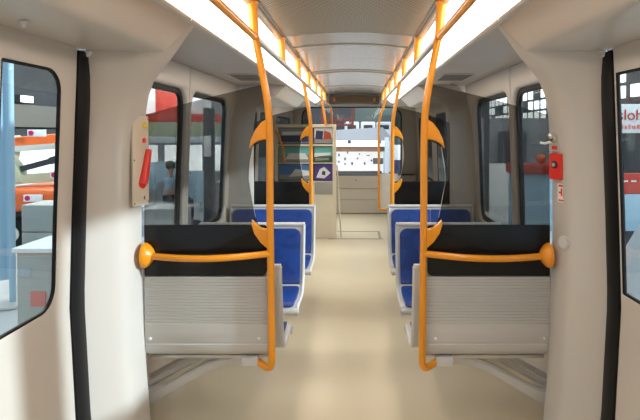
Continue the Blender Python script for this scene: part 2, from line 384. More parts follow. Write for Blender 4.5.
# rear wall and window
rw = rrect(-1.09, 0.98, 0.80, 2.20, [0.06, 0.06, 0.22, 0.22])
struct(obj('wall_rear', plate([(-1.36, 0), (1.36, 0), (1.36, 2.5), (-1.36, 2.5)], [rw], 0.08, lambda u, v, w: (u, YE+w, v), bev=0.01), M['cover']))
e = bpy.data.objects.new('window_9', None); C.objects.link(e); e.location = (0, YE, 0.8); struct(e)
obj('window_seal', plate(rrect(-1.09, 0.98, 0.80, 2.20, [0.06, 0.06, 0.22, 0.22]), [rrect(-1.06, 0.95, 0.825, 2.175, [0.05, 0.05, 0.2, 0.2])], 0.03, lambda u, v, w: (u, YE+0.03+w, v)), M['rubber'], e)
obj('glass_pane', plate(rrect(-1.08, 0.97, 0.81, 2.19, [0.05, 0.05, 0.2, 0.2]), [], 0.006, lambda u, v, w: (u, YE+0.045+w, v)), M['rearglass'], e, smooth=False)
bm = bmesh.new(); P = [(10.50, 0.0), (10.46, 0.02), (10.44, 0.30), (10.425, 0.31), (10.425, 0.52), (10.40, 0.54), (10.36, 0.76), (10.36, 0.80), (10.5, 0.81)]
loft(bm, [[(x, y, z) for y, z in P] for x in (-1.25, 1.25)], close=True, caps=True); struct(obj('wall_rear', bm, mat('rear_panel', (0.56, 0.51, 0.44), 0.4)))
bm = bmesh.new(); box(bm, -1.2, 1.2, 10.35, 10.5, 0.80, 0.825, 0.005); struct(obj('trim_5', bm, M['dark']))
bm = bmesh.new(); disc(bm, (0.03, 10.355, 0.70), (0, 1, 0), 0.012, 0.02); tag(obj('bolt_cap', bm, M['dark']), 'tiny dark bolt cap in the grey panel under the rear window', 'bolt')
# destination box under the ceiling
t = thing('destination_box', 'dark rounded destination display box under the ceiling above the rear window', 'display', (-0.0, 10.1, 2.25))
obj('housing', plate(rrect(-0.49, 0.49, 2.235, 2.40, [0.05, 0.05, 0.03, 0.03]), [rrect(-0.46, 0.46, 2.262, 2.375, 0.03)], 0.22, lambda u, v, w: (u, 10.0+w, v-0.02*(u/0.49)**2), bev=0.004, cuts=[('u', [-.4, -.3, -.2, -.1, 0, .1, .2, .3, .4])]), M['groove'], t)
obj('display_glass', plate(rrect(-0.455, 0.455, 2.266, 2.37, 0.03), [], 0.02, lambda u, v, w: (u, 10.04+w, v-0.02*(u/0.49)**2), cuts=[('u', [-.4, -.3, -.2, -.1, 0, .1, .2, .3, .4])]), mat('display_brown', (0.10, 0.055, 0.02), 0.3), t)
for x in (-0.42, 0.37):
    bm = bmesh.new(); box(bm, x, x+0.05, 10.03, 10.05, 2.27, 2.35, 0.004); obj('end_marker', bm, mat('orange_marker', (0.55, 0.16, 0.03), 0.4), t)

# ------------------------------------------------------------------ overhead rails
BR = [1.7, 2.80, 3.87, 4.94, 6.0, 7.05, 8.1]
XR, ZR = 0.505, 2.20
for s in (-1, 1):
    n = SIDE[s]
    t = thing('overhead_rail', 'long %s overhead rail of grey and yellow bars on yellow posts below the lights' % n, 'handrail', (s*XR, 3, ZR), 'overhead rails')
    bm = bmesh.new(); box(bm, s*(XR-0.018), s*(XR+0.018), 2.84, 9.2, ZR-0.014, ZR+0.014, 0.008, 3); obj('rail', bm, M['alu'], t)
    bm = bmesh.new(); tube(bm, [(s*XR, y, ZR) for y in (-2.3, 2.79)], 0.019, 16); sphere(bm, (s*XR, 2.79, ZR), 0.021); obj('yellow_rail', bm, M['yellow'], t)
    for y in BR+[9.0]:
        bm = bmesh.new(); tube(bm, [(s*(XR-0.002), y, ZR-0.005), (s*(XR+0.004), y, ZR+0.09), (s*(XR+0.012), y, 2.388)], [0.025, 0.026, 0.028], 14, sx=1.0)
        disc(bm, (s*(XR+0.012), y, 2.384), (0, 0, 1), 0.034, 0.012, bev=0.003)
        obj('post', bm, M['yellow'], t)

# ------------------------------------------------------------------ poles with clips and bars
def zc(v, y=2.83): return 1.68-(v-132)/181
def grab_pole(s, y, lab, d=1):
    bar_ = d > 0; d = 1
    xp = 0.42; t = thing('grab_pole', lab, 'grab pole', (s*xp, y, 0.4), 'grab poles at the screens')
    bm = bmesh.new()
    path = [(s*0.50, y, 2.20), (s*0.455, y-0.005, 1.98), (s*0.425, y-0.01, 1.80), (s*xp, y-0.01, 1.62), (s*xp, y-0.01, 1.2), (s*(xp-0.008), y-0.01, 0.60), (s*(xp-0.008), y-0.01, 0.368), (s*(xp+0.085), y+d*0.05, 0.395)]
    p = fillet(path[:-2], 0.12)[:-1]+fillet([path[-3], path[-2], path[-1]], 0.06)[1:]
    tube(bm, p, 0.0195, 18); obj('pole', bm, M['yellow'], t)
    bm = bmesh.new(); box(bm, s*(xp+0.075), s*(xp+0.17), y+d*0.02, y+d*0.09, 0.375, 0.425, 0.008); obj('foot_block', bm, M['greylight'], t)
    # clip wedges that hold the glass
    K = 1/181.0
    up = [(-1, 118), (3, 119), (9, 123), (15, 131), (19, 140), (20.5, 148), (17, 144), (12, 141), (6, 139.5), (-1, 139.5)]
    lo = [(-1, 227), (5, 228), (9, 227), (13, 224), (18, 219), (18.5, 224), (15.5, 233), (10, 241), (4, 246.5), (-1, 249)]
    for poly in (up, lo):
        P = [(xp+a*K, 1.68-(b-132)*K) for a, b in poly]
        obj('glass_clip', plate(P, [], 0.034, lambda u, v, w: (s*u, y-0.017+w, v), bev=0.006), M['yellow'], t)
    if not bar_: return
    # horizontal bar to the column with its flange
    bm = bmesh.new(); pts = []
    for i in range(13):
        k = i/12; pts.append((s*(xp+0.0+k*(0.68 if d > 0 else 0.58)), y-d*(0.01+0.05*math.sin(PI*k)), 1.015-0.010*math.sin(PI*k) - 0.012*k))
    tube(bm, pts, 0.0185, 16); obj('waist_bar', bm, M['yellow'], t)
    bm = bmesh.new()
    rows = []
    for q_, r in ((0.0, 0.0), (0.001, 0.022), (0.012, 0.040), (0.030, 0.060), (0.045, 0.069), (0.058, 0.068), (0.06, 0.0)):
        rows.append([(s*(xp+(0.635 if d > 0 else 0.54)+q_), y-d*0.01+r*math.cos(a*PI/12)*0.9, 1.005+r*math.sin(a*PI/12)) for a in range(24)])
    loft(bm, rows, close=True); bmesh.ops.remove_doubles(bm, verts=bm.verts, dist=1e-5); obj('flange', bm, M['yellow'], t)
for s in (-1, 1):
    grab_pole(s, 2.80, 'near %s yellow grab pole with waist bar and two glass clips' % SIDE[s])
    grab_pole(s, 5.298, 'second %s yellow grab pole with two glass clips, behind the blue seats' % SIDE[s], 0)

# ------------------------------------------------------------------ screens
def screen(s, y, lab):
    t = thing('partition_screen', lab, 'partition', (s*0.78, y, 0.5), 'partition screens behind the poles')
    xo = 1.125 if y < 4 else 1.03
    G = [(xo, 1.160), (0.49, 1.160), (0.508, 1.205), (0.528, 1.30), (0.545, 1.42), (0.540, 1.52), (0.522, 1.60), (0.46, 1.63), (0.440, 1.66), (0.436, 1.935), (0.455, 1.945), (0.62, 1.905), (0.80, 1.862), (xo-0.01, 1.775)]
    obj('glass_pane', plate(G, [], 0.008, lambda u, v, w: (s*u, y+w, v)), M['screen'], t, smooth=False)
    # bright ground edge of the cut-out
    bm = bmesh.new(); tube(bm, fillet([(s*a, y+0.004, b) for a, b in ((0.508, 1.205), (0.545, 1.40), (0.545, 1.46), (0.522, 1.60))], 0.08), 0.0016, 6); obj('glass_edge', bm, M['alu'], t)
    B = rrect(0.445, xo, 0.882, 1.165, [0.03, 0.0, 0.0, 0.02])
    obj('black_panel', plate(B, [], 0.016, lambda u, v, w: (s*u, y-0.004+w, v), bev=0.004), M['blackpanel'], t)
    # ribbed grey back panel: profile in (depth, z)
    P = []; z = 0.915;
    nr = 16
    for i in range(nr):
        zz = 0.878-i*0.0162
        P += [(0.0, zz), (0.0, zz-0.0100), (0.0055, zz-0.0115), (0.0055, zz-0.0150)]
    P += [(0.0, 0.615), (-0.001, 0.57), (0.0, 0.515), (0.004, 0.510), (0.004, 0.505), (0.0, 0.50), (0.003, 0.47), (0.016, 0.447), (0.04, 0.431), (0.10, 0.421)]
    back = [(0.10, 0.44), (0.05, 0.45), (0.03, 0.49), (0.028, 0.875)]
    rows = []
    for x, sh in ((0.425, 0.020), (0.428, 0.006), (0.445, 0.0), (xo-0.012, 0.0), (xo-0.002, 0.006), (xo, 0.02)):
        rows.append([(s*x, y-0.012+d+(sh if k < len(P) else 0), zz) for k, (d, zz) in enumerate(P+back)])
    bm = bmesh.new(); loft(bm, rows, close=True, caps=True); obj('ribbed_panel', bm, M['greypanel'], t)
    for x in (0.49, 1.09):
        bm = bmesh.new(); sphere(bm, (s*x, y-0.014, 0.535), 0.009, (1, 0.5, 1)); obj('screw', bm, M['white'], t)
for s in (-1, 1):
    screen(s, YP1, 'near %s partition with smoked glass, black band and ribbed grey panel' % SIDE[s])
    screen(s, YP2+0.02, 'second %s glass partition with black band, behind the back row of blue seats' % SIDE[s])

# ------------------------------------------------------------------ seats
PROF = [(-0.035, 0.955), (-0.028, 0.90), (-0.010, 0.80), (0.010, 0.69), (0.028, 0.59), (0.045, 0.52), (0.075, 0.474), (0.12, 0.452), (0.20, 0.443), (0.30, 0.443), (0.38, 0.450), (0.425, 0.452), (0.452, 0.440), (0.462, 0.415), (0.455, 0.395)]
ACC = [0]
PROF = [(a, b-0.035) for a, b in PROF]
for a, b in zip(PROF, PROF[1:]): ACC.append(ACC[-1]+math.dist(a, b))
def prof(t):
    t = max(0, min(ACC[-1]-1e-6, t))
    for i in range(len(PROF)-1):
        if t <= ACC[i+1]:
            k = (t-ACC[i])/(ACC[i+1]-ACC[i]); a, b = PROF[i], PROF[i+1]
            def tang(j):
                p, q = PROF[max(j-1, 0)], PROF[min(j+1, len(PROF)-1)]; l = math.dist(p, q); return ((q[0]-p[0])/l, (q[1]-p[1])/l)
            ta, tb = tang(i), tang(i+1); tx, tz = ta[0]*(1-k)+tb[0]*k, ta[1]*(1-k)+tb[1]*k; l = math.hypot(tx, tz)
            return (a[0]+(b[0]-a[0])*k, a[1]+(b[1]-a[1])*k, -tz/l, tx/l)   # point + front/top normal
def double_seat(s, y, face, lab, arm=True):
    """face -1: looks towards the viewer; +1: looks away"""
    x0, x1 = 0.375, (1.14 if y < 3 else 1.235)
    t = thing('double_seat', lab, 'seat', (s*(x0+x1)/2, y, 0.1), 'blue double seats')
    def W(x, tt, w):
        px, pz, nx, nz = prof(tt); return (s*x, y+face*(px+nx*w), pz+nz*w)
    T = ACC[-1]; xm = (x0+x1)/2
    # shell
    ts = [T*i/36 for i in range(37)]
    rows = [[W(x, tt, 0.0) for tt in ts]+[W(x, tt, -0.022) for tt in reversed(ts)] for x in (x0+0.012, x1)]
    bm = bmesh.new(); loft(bm, rows, close=True, caps=True); obj('shell', bm, M['greylight'], t)
    for x in (x0+0.008, x1-0.002):
        bm = bmesh.new(); tube(bm, [W(x, tt, -0.004-0.008*min(1, max(0, (tt-0.48)/0.08))) for tt in ts], 0.0145, 12); obj('side_frame', bm, M['greylight'], t)
    bm = bmesh.new(); tube(bm, [W(x, 0, -0.006) for x in (x0, x1)], 0.018, 12); obj('top_rail', bm, M['greylight'], t)
    bm = bmesh.new(); tube(bm, [W(x, T-0.012, -0.008) for x in (x0, x1)], 0.027, 14); obj('front_rail', bm, M['greylight'], t)
    # upholstery, two places
    cuts = [('v', [-T*i/30 for i in range(1, 30)])]
    for a, b in ((x0+0.030, xm-0.004), (xm+0.004, x1-0.02)):
        rb = [0.01, 0.01, 0.06, 0.01] if a > xm else [0.01, 0.01, 0.01, 0.06]
        fn = lambda u, v, w: W(u, -v, w)
        obj('backrest_pad', plate(rrect(a, b, -0.475, -0.032, rb), [], 0.016, fn, bev=0.004, cuts=cuts), M['blue'], t)
        obj('seat_pad', plate(rrect(a, b, -(T-0.045), -0.50, 0.03), [], 0.018, fn, bev=0.004, cuts=cuts), M['blue'], t)
    # cantilever arm to the wall
    bm = bmesh.new(); ym = y+face*(0.045 if face > 0 else 0.2)
    rows = []
    for x, z, h in ((0.50, 0.365, 0.045), (0.62, 0.363, 0.05), (0.72, 0.350, 0.05), (0.82, 0.315, 0.055), (0.92, 0.26, 0.06), (1.02, 0.20, 0.065), (1.12, 0.15, 0.08), (1.29, 0.12, 0.10)):
        q = h/2; rows.append([(s*x, ym-0.03, z-q), (s*x, ym-0.03, z+q), (s*x, ym+0.03, z+q), (s*x, ym+0.03, z-q)])
    loft(bm, rows, close=True, caps=True); bmesh.ops.bevel(bm, geom=[e for e in bm.edges if abs(e.verts[0].co.x-e.verts[1].co.x) > 0.01], offset=0.008, segments=2, affect='EDGES')
    obj('support_arm', bm, M['greylight'], t)
    bm = bmesh.new(); box(bm, s*0.44, s*1.13, ym-0.045, ym+0.045, 0.380, 0.40, 0.004); obj('mount_plate', bm, M['alu'], t)
    for dy in (0.05, 0.22):
        bm = bmesh.new(); tube(bm, [(s*0.80, ym+dy, 0.39), (s*1.28, ym+dy+0.02, 0.12)], 0.018, 4); obj('brace', bm, M['greylight'], t)
for s in (-1, 1):
    n = SIDE[s]
    double_seat(s, 2.915, 1, 'blue double seat backing onto the near %s ribbed partition, facing away' % n)
    double_seat(s, 4.16, -1, 'blue double seat facing the viewer on the %s, in front of the back row' % n)
    double_seat(s, 5.20, -1, 'blue double seat facing the viewer on the %s, against the second partition' % n)

# ------------------------------------------------------------------ emergency fittings
t = thing('emergency_handle_panel', 'beige door control plate with a red lever on the left column', 'control panel', (-1.13, 2.72, 1.3))
def lc(z): # inner face of the column
    return 1.128 if z > 1 else 1.13
obj('backplate', plate(rrect(0, 0.155, 1.285, 1.765, 0.012), [], 0.014, lambda u, v, w: (-(1.134-0.036*(u/0.155)+(0.014-w)*0.9-0.014), 2.69+u*0.74-(w-0.0)*0.45, v), bev=0.003), M['beige'], t)
bm = bmesh.new(); loft(bm, [[(-1.15, 2.70, z), (-1.112, 2.80, z), (-1.17, 2.825, z)] for z in (1.29, 1.76)], close=True, caps=True); obj('mounting_wedge', bm, M['column'], t)
def kn(y, z, r, m, nm):
    bm = bmesh.new(); disc(bm, (-1.108, y-.01, z), (1, -.5, 0), r*0.7, 0.03); sphere(bm, (-1.092, y-.02, z), r, (0.7, 1, 1)); return obj(nm, bm, m, t)
kn(2.785, 1.715, 0.017, M['yellowknob'], 'yellow_button'); kn(2.78, 1.635, 0.014, M['red'], 'red_button')
bm = bmesh.new(); disc(bm, (-1.115, 2.755, 1.405), (1, -.5, 0), 0.032, 0.045, bev=0.006)
tube(bm, [(-1.095, 2.745, 1.405), (-1.085, 2.765, 1.49), (-1.075, 2.78, 1.585)], [0.026, 0.021, 0.015], 12); obj('red_lever', bm, M['red'], t)
bm = bmesh.new(); disc(bm, (-1.103, 2.77, 1.325), (1, 0, 0), 0.011, 0.02); obj('keyhole', bm, M['dark'], t)
for y, z in ((0.06, 1.75), (0.94, 1.75), (0.06, 1.30), (0.94, 1.30), (0.06, 1.53)):
    bm = bmesh.new(); sphere(bm, (-(1.121-0.036*y), 2.688+0.113*y, z), 0.005); obj('screw', bm, M['dark'], t)

SL = lambda q, w: (1.155-0.042*q-w*0.9, 2.69+0.115*q-w*0.4)   # the face of the right column, q from front to back
bm = bmesh.new()
# right column: key switch, red alarm box, sticker
t = thing('key_switch', 'small chrome door key switch on the right column above the red box', 'key switch', (1.12, 2.74, 1.6))
obj('backplate', plate(rrect(0, 0.075, 1.575, 1.725, 0.008), [], 0.010, lambda u, v, w: (*SL(0.30+u/0.075*0.68, w), v), bev=0.002), M['alu'], t)
bm = bmesh.new(); disc(bm, (1.11, 2.75, 1.645), (1, .4, 0), 0.024, 0.04, bev=0.005); sphere(bm, (1.095, 2.745, 1.66), 0.020); obj('lock_barrel', bm, M['chrome'], t)
bm = bmesh.new(); tube(bm, [(1.10, 2.745, 1.63), (1.07, 2.76, 1.618), (1.045, 2.77, 1.622)], 0.007, 8); obj('key_arm', bm, M['white'], t)
bm = bmesh.new(); loft(bm, [[(*SL(q, w), z) for z in (1.585, 1.605)] for q, w in ((.45, .011), (.8, .011), (.8, .009), (.45, .009))], close=False); obj('red_mark', bm, M['red'], t)
t = thing('alarm_box', 'red emergency alarm box with round black button on the right column', 'alarm', (1.12, 2.73, 1.42))
obj('housing', plate(rrect(0, 0.085, 1.425, 1.565, 0.008), [], 0.022, lambda u, v, w: (*SL(0.12+u/0.085*0.75, w), v), bev=0.003), M['red'], t)
bm = bmesh.new(); disc(bm, (*SL(.5, .024), 1.505), (1, .4, 0), 0.021, 0.010, bev=0.003); obj('button_ring', bm, M['dark'], t)
bm = bmesh.new(); disc(bm, (*SL(.5, .029), 1.505), (1, .4, 0), 0.010, 0.010); obj('button', bm, M['alu'], t)
t = thing('sticker', 'small white sticker with red pictogram on the right column under the alarm box', 'sticker', (1.125, 2.70, 1.3))
obj('paper', plate(rrect(0, 0.06, 1.305, 1.405, 0.004), [], 0.003, lambda u, v, w: (*SL(-0.02+u/0.06*0.5, w+0.001), v)), M['white'], t)
bm = bmesh.new()
for a, b, c, d in ((0.008, 0.052, 1.388, 1.398), (0.008, 0.018, 1.33, 1.385), (0.024, 0.036, 1.34, 1.38), (0.036, 0.050, 1.352, 1.362), (0.008, 0.052, 1.312, 1.320)): loft(bm, [[(*SL(-0.02+q/0.06*0.5, 0.0045), z) for z in (c, d)] for q in (a, b)])
obj('red_print', bm, M['red'], t)

# ------------------------------------------------------------------ far end: display cabinet, screen, poles
t = thing('display_cabinet', 'cream framed display cabinet with transport photographs at the far left', 'cabinet', (-0.76, 8.1, 0))
obj('frame', plate(rrect(-1.235, -0.275, 0.0, 1.80, 0.008), [rrect(-1.19, -0.33, 0.905, 1.18, 0.01), rrect(-1.19, -0.33, 1.195, 1.455, 0.01), rrect(-1.19, -0.33, 1.485, 1.75, 0.01)], 0.10, lambda u, v, w: (u, 8.05+w, v), bev=0.004), M['cabinet'], t)
bm = bmesh.new(); box(bm, -1.19, -0.33, 8.12, 8.135, 0.88, 1.76); obj('backboard', bm, M['dark'], t)
bm = bmesh.new(); box(bm, -0.61, -0.33, 8.035, 8.05, 0.70, 0.90, 0.003); obj('info_plate', bm, mat('grey_info_plate', (0.36, 0.34, 0.31), 0.5), t)
bm = bmesh.new(); tube(bm, [(-0.262, 8.16, 1.15), (-0.20, 8.16, 0.0)], 0.012, 8); obj('side_rail', bm, M['cabinet'], t)
def picture(x0, x1, z0, z1, cols, name, lab):
    p = thing(name, lab, 'photo', ((x0+x1)/2, 8.10, z0), 'photographs in the display cabinet')
    bm = bmesh.new(); box(bm, x0, x1, 8.105, 8.118, z0, z1); obj('print', bm, cols[0], p)
    W, H = x1-x0, z1-z0
    for k, (poly, m) in enumerate(cols[1]):
        obj('printed_shape', plate([(x0+W*a, z0+H*b) for a, b in poly], [], 0.003, lambda u, v, w: (u, 8.099-0.0012*k+w, v)), m, p, smooth=False)
def fm(n, c, **k): return mat(n, c, 0.35, **k)
pw, pt, pg, pn, pp = fm('print_white', (0.8, 0.82, 0.82)), fm('print_teal', (0.16, 0.50, 0.50)), fm('print_grey', (0.28, 0.30, 0.30)), fm('print_navy', (0.03, 0.04, 0.12)), fm('print_purple', (0.10, 0.06, 0.30))
pr, pgn = fm('print_red', (0.5, 0.08, 0.05)), fm('print_green', (0.05, 0.12, 0.06))
picture(-0.62, -0.335, 1.50, 1.74, (pw, [([(0, 0), (1, 0), (1, .35), (0, .35)], pg), ([(.05, .3), (.45, .25), (.5, .8), (.1, .85)], pn), ([(.5, .25), (.95, .3), (.9, .7), (.55, .85)], pr)]), 'photograph', 'white photograph with dark and red shapes at the cabinet top right')
picture(-0.62, -0.335, 1.20, 1.44, (pt, [([(0, 0), (1, 0), (1, .4), (0, .4)], pgn), ([(.0, .35), (.9, .5), (.9, .65), (.0, .6)], pw), ([(.05, .1), (.8, .15), (.8, .3), (.05, .3)], pg)]), 'photograph', 'teal photograph of a vehicle on the right of the display cabinet')
picture(-0.62, -0.335, 0.92, 1.165, (pp, [([(.1, .15), (.55, .1), (.9, .45), (.55, .85), (.3, .7)], pw), ([(.4, .35), (.6, .3), (.62, .55), (.45, .6)], pn)]), 'photograph', 'purple photograph of a white streamlined train low in the cabinet')
picture(-1.18, -0.66, 1.50, 1.74, (pg, [([(.05, .1), (.9, .1), (.9, .5), (.05, .5)], pn), ([(.1, .55), (.9, .6), (.9, .8), (.1, .75)], pw)]), 'photograph', 'grey photograph with dark band at the top left of the cabinet')
picture(-1.18, -0.66, 1.20, 1.44, (pt, [([(0, 0), (1, 0), (1, .5), (0, .5)], pg), ([(.2, .2), (.9, .2), (.8, .6), (.3, .6)], pw)]), 'photograph', 'teal and grey photograph in the middle left of the cabinet')
picture(-1.18, -0.66, 0.92, 1.165, (fm('print_blue', (0.08, 0.22, 0.5)), [([(0, 0), (1, 0), (1, .35), (0, .35)], pg), ([(.3, .2), (.95, .3), (.9, .6), (.5, .7)], pw)]), 'photograph', 'blue sky photograph of a train low on the left of the cabinet')
bm = bmesh.new(); tube(bm, fillet([(-1.22, 7.98, 1.70), (-1.16, 7.96, 1.62), (-1.09, 7.96, 1.40), (-1.08, 7.98, 1.22)], 0.1), 0.018, 12)
tag(obj('curved_handrail', bm, M['yellow']), 'short curved yellow handrail in front of the display cabinet', 'handrail')
# tall poles at the far end
bm = bmesh.new(); tube(bm, fillet([(-0.50, 8.0, 2.20), (-0.46, 8.0, 2.0), (-0.43, 8.0, 1.78)], 0.1), 0.019, 14)
tag(obj('grab_pole', bm, M['yellow']), 'short left yellow pole dropping onto the display cabinet top', 'grab pole')
bm = bmesh.new(); tube(bm, fillet([(-0.50, 9.2, 2.20), (-0.45, 9.85, 2.19), (-0.43, 9.9, 1.9), (-0.43, 9.9, 0.0)], 0.12), 0.019, 14)
tag(obj('grab_pole', bm, M['yellow']), 'farthest left yellow pole behind the display cabinet', 'grab pole')
t = thing('end_screen', 'pale translucent end screen with yellow pole on the right before the rear window', 'partition', (0.5, 8.1, 0.4))
obj('panel', plate(rrect(0.41, 0.70, 0.48, 1.02, [0.05, 0.05, 0, 0]), [], 0.01, lambda u, v, w: (u, 8.1+w, v)), mat('pale_panel', (0.62, 0.60, 0.55), 0.4), t)
obj('glass_pane', plate(rrect(0.41, 0.70, 1.02, 1.95, [0, 0, 0.08, 0.02]), [], 0.008, lambda u, v, w: (u, 8.1+w, v)), M['rearglass'], t, smooth=False)
bm = bmesh.new(); tube(bm, fillet([(0.51, 8.0, 2.20), (0.46, 8.05, 2.05), (0.40, 8.09, 1.85), (0.40, 8.09, 0.46), (0.52, 8.09, 0.46)], 0.09), 0.019, 14); obj('pole', bm, M['yellow'], t)

# ------------------------------------------------------------------ the hall outside
G0 = -0.35
E = {}
E['floor'] = mat('hall_floor', (0.50, 0.50, 0.50), 0.35, noise=0.12, scale=0.6)
E['dark'] = mat('hall_dark_wall', (0.06, 0.058, 0.06), 0.7, noise=0.25, scale=0.8)
E['beige'] = mat('hall_beige_wall', (0.20, 0.17, 0.14), 0.7, noise=0.1, scale=1)
E['green'] = mat('lift_cream', (0.60, 0.62, 0.42), 0.5)
E['orange'] = mat('lift_orange', (0.72, 0.13, 0.02), 0.4)
E['redp'] = mat('red_board', (0.55, 0.05, 0.03), 0.5)
E['whiteb'] = mat('white_board', (0.85, 0.85, 0.86), 0.5)
E['mag'] = mat('magenta_dot', (0.55, 0.01, 0.12), 0.5)
E['paleblue'] = mat('pale_blue_cloth', (0.38, 0.55, 0.68), 0.7)
E['cardboard'] = mat('grey_carton', (0.48, 0.47, 0.42), 0.7, noise=0.05)
E['pink'] = mat('pink_label', (0.75, 0.22, 0.18), 0.6)
E['lamp'] = mat('hall_lamp', (0.95, 0.97, 1.0), 0.5, emit=3.0)
E['lattice'] = mat('red_lattice', (0.16, 0.03, 0.02), 0.6)
E['brown'] = mat('brown_soffit', (0.28, 0.15, 0.09), 0.5)
E['teal'] = mat('green_grey_cladding', (0.10, 0.13, 0.115), 0.6, noise=0.15, scale=1)
E['grey'] = mat('grey_awning', (0.27, 0.27, 0.29), 0.5, noise=0.1, scale=1)
E['drape'] = mat('grey_drape', (0.45, 0.48, 0.52), 0.8)
E['backlit'] = mat('backlit_wall', (1.0, 0.98, 0.95), 0.5, emit=0.9)
bm = bmesh.new(); box(bm, -30, 30, -25, 45, G0-0.1, G0); struct(obj('floor', bm, E['floor']))
# hall walls
bm = bmesh.new(); box(bm, -15.3, -15, -8, 42, G0, 6.5); struct(obj('wall_left', bm, E['dark']))
bm = bmesh.new(); box(bm, -30, 30, 41, 41.3, G0, 14.0); struct(obj('wall_rear', bm, E['dark']))
bm = bmesh.new(); box(bm, 15.0, 15.3, 4, 42, G0, 6.5); struct(obj('wall_right', bm, E['dark']))

def simple(name, lab, cat, m, *boxes, group=None, bev=0.01):
    bm = bmesh.new()
    for b in boxes: box(bm, *b, bev)
    return tag(obj(name, bm, m), lab, cat, group)
# left: beige boarding, lamps
simple('boarding', 'long beige boarding band on the dark hall wall seen through the left door window', 'wall board', E['beige'], (-14.9, -14.7, 12, 30, 1.9, 2.9))
for i, y in enumerate((22.6, 26.2)):
    t = thing('wall_lamp', 'white rectangular hall lamp seen through the left door window, %s' % ('nearer the window edge' if i else 'farther left of the two'), 'lamp', (-14.5, y, 3.0), 'hall lamps')
    bm = bmesh.new(); box(bm, -14.75, -14.5, y-0.45, y+0.45, 2.95, 3.3, 0.02); obj('housing', bm, M['dark'], t)
    bm = bmesh.new(); box(bm, -14.52, -14.47, y-0.42, y+0.42, 2.98, 3.27, 0.01); obj('lens', bm, E['lamp'], t)

# boom lift seen through the left door window, at x about -5.5
t = thing('boom_lift', 'orange and cream boom lift with dark hydraulic ram outside the left door window', 'boom lift', (-5.5, 8.8, G0))
def bar(bm, a, b, w, h):
    a, b = Vector(a), Vector(b); d = (b-a).normalized(); sd_ = d.cross(Vector((0, 0, 1))).normalized(); u = sd_.cross(d)
    r = [[p+sd_*sx*w/2+u*sz*h/2 for sx, sz in ((-1, -1), (1, -1), (1, 1), (-1, 1))] for p in (a, b)]
    loft(bm, r, close=True, caps=True); return bm
def LX(px, v, y=9.0): return (0.055+(px-357)*y/512, y, 1.68-(v-132)*y/512)
bm = bmesh.new(); bar(bm, (-5.95, 9.0, 1.50), (-4.9, 9.4, 1.60), 0.22, 0.18); bmesh.ops.bevel(bm, geom=bm.edges[:], offset=0.01, segments=1, affect='EDGES'); obj('upper_arm', bm, E['orange'], t)
bm = bmesh.new(); bar(bm, (-6.0, 8.95, 1.38), (-4.9, 9.35, 1.46), 0.16, 0.10); obj('arm_underside', bm, E['cardboard'], t)
bm = bmesh.new(); bar(bm, (-5.85, 9.0, 1.03), (-4.95, 9.3, 1.30), 0.10, 0.10); bar(bm, (-5.4, 9.1, 1.165), (-4.95, 9.26, 1.30), 0.13, 0.13); obj('hydraulic_ram', bm, M['dark'], t)
obj('knuckle', plate([(-6.10, 0.75), (-5.80, 0.80), (-5.86, 1.05), (-5.98, 1.20), (-5.92, 1.45), (-5.95, 1.62), (-6.20, 1.60), (-6.20, 0.9)], [], 0.25, lambda u, v, w: (u, 8.9+w, v), bev=0.02), E['green'], t)
bm = bmesh.new(); bar(bm, (-5.98, 9.0, 0.84), (-4.9, 9.4, 0.90), 0.24, 0.16); obj('lower_arm', bm, E['green'], t)
bm = bmesh.new(); box(bm, -6.1, -4.75, 8.75, 9.9, 0.30, 0.72, 0.12, 3); obj('body', bm, E['orange'], t)
bm = bmesh.new(); box(bm, -6.0, -4.8, 8.9, 9.8, 0.05, 0.28, 0.03); obj('chassis', bm, M['dark'], t)
for x in (-5.85, -5.0):
    for y in (8.85, 9.85):
        bm = bmesh.new(); disc(bm, (x, y, G0+0.28), (0, 1, 0), 0.28, 0.22, 24, 0.04); wl = obj('wheel', bm, M['rubber'], t)
        bm = bmesh.new(); disc(bm, (x, y-0.005 if y < 9 else y+0.005, G0+0.28), (0, 1, 0), 0.13, 0.23, 16, 0.01); obj('hub', bm, M['alu'], wl)
for (x, y, z) in ((-5.62, 8.84, 1.66), (-5.3, 8.95, 0.93), (-5.62, 8.72, 0.55)):
    bm = bmesh.new(); box(bm, x-0.02, x+0.30, y, y+0.02, z-0.06, z+0.06, 0.004); pl = obj('label_plate', bm, E['whiteb'], t)
    bm = bmesh.new(); disc(bm, (x+0.05, y-0.004, z), (0, 1, 0), 0.045, 0.012); obj('magenta_dot', bm, E['mag'], pl)
simple('exhibition_wall', 'bright white exhibition wall behind the boom lift', 'wall', E['whiteb'], (-8.1, -8.0, 9.5, 15.5, G0, 1.45))
# banner pole and pale blue cloth
t = thing('banner_stand', 'pale blue banner on a steel pole with round base outside the left door window', 'banner', (-4.05, 6.05, G0))
bm = bmesh.new(); disc(bm, (-4.0, 6.0, G0+0.02), (0, 0, 1), 0.24, 0.03, 32, 0.008); obj('base', bm, M['alu'], t)
bm = bmesh.new(); tube(bm, [(-4.0, 6.0, G0), (-4.0, 6.0, 3.2)], 0.035, 14); obj('pole', bm, E['paleblue'], t)
bm = bmesh.new()
rows = [[(-4.65+0.55*k/16, 6.12+0.03*math.sin(k*1.4), z) for k in range(17)]+[(-4.65+0.55*k/16, 6.14+0.03*math.sin(k*1.4), z) for k in range(16, -1, -1)] for z in (G0+0.25, 1.0, 3.1)]
loft(bm, rows, close=True, caps=True); obj('cloth', bm, E['paleblue'], t)
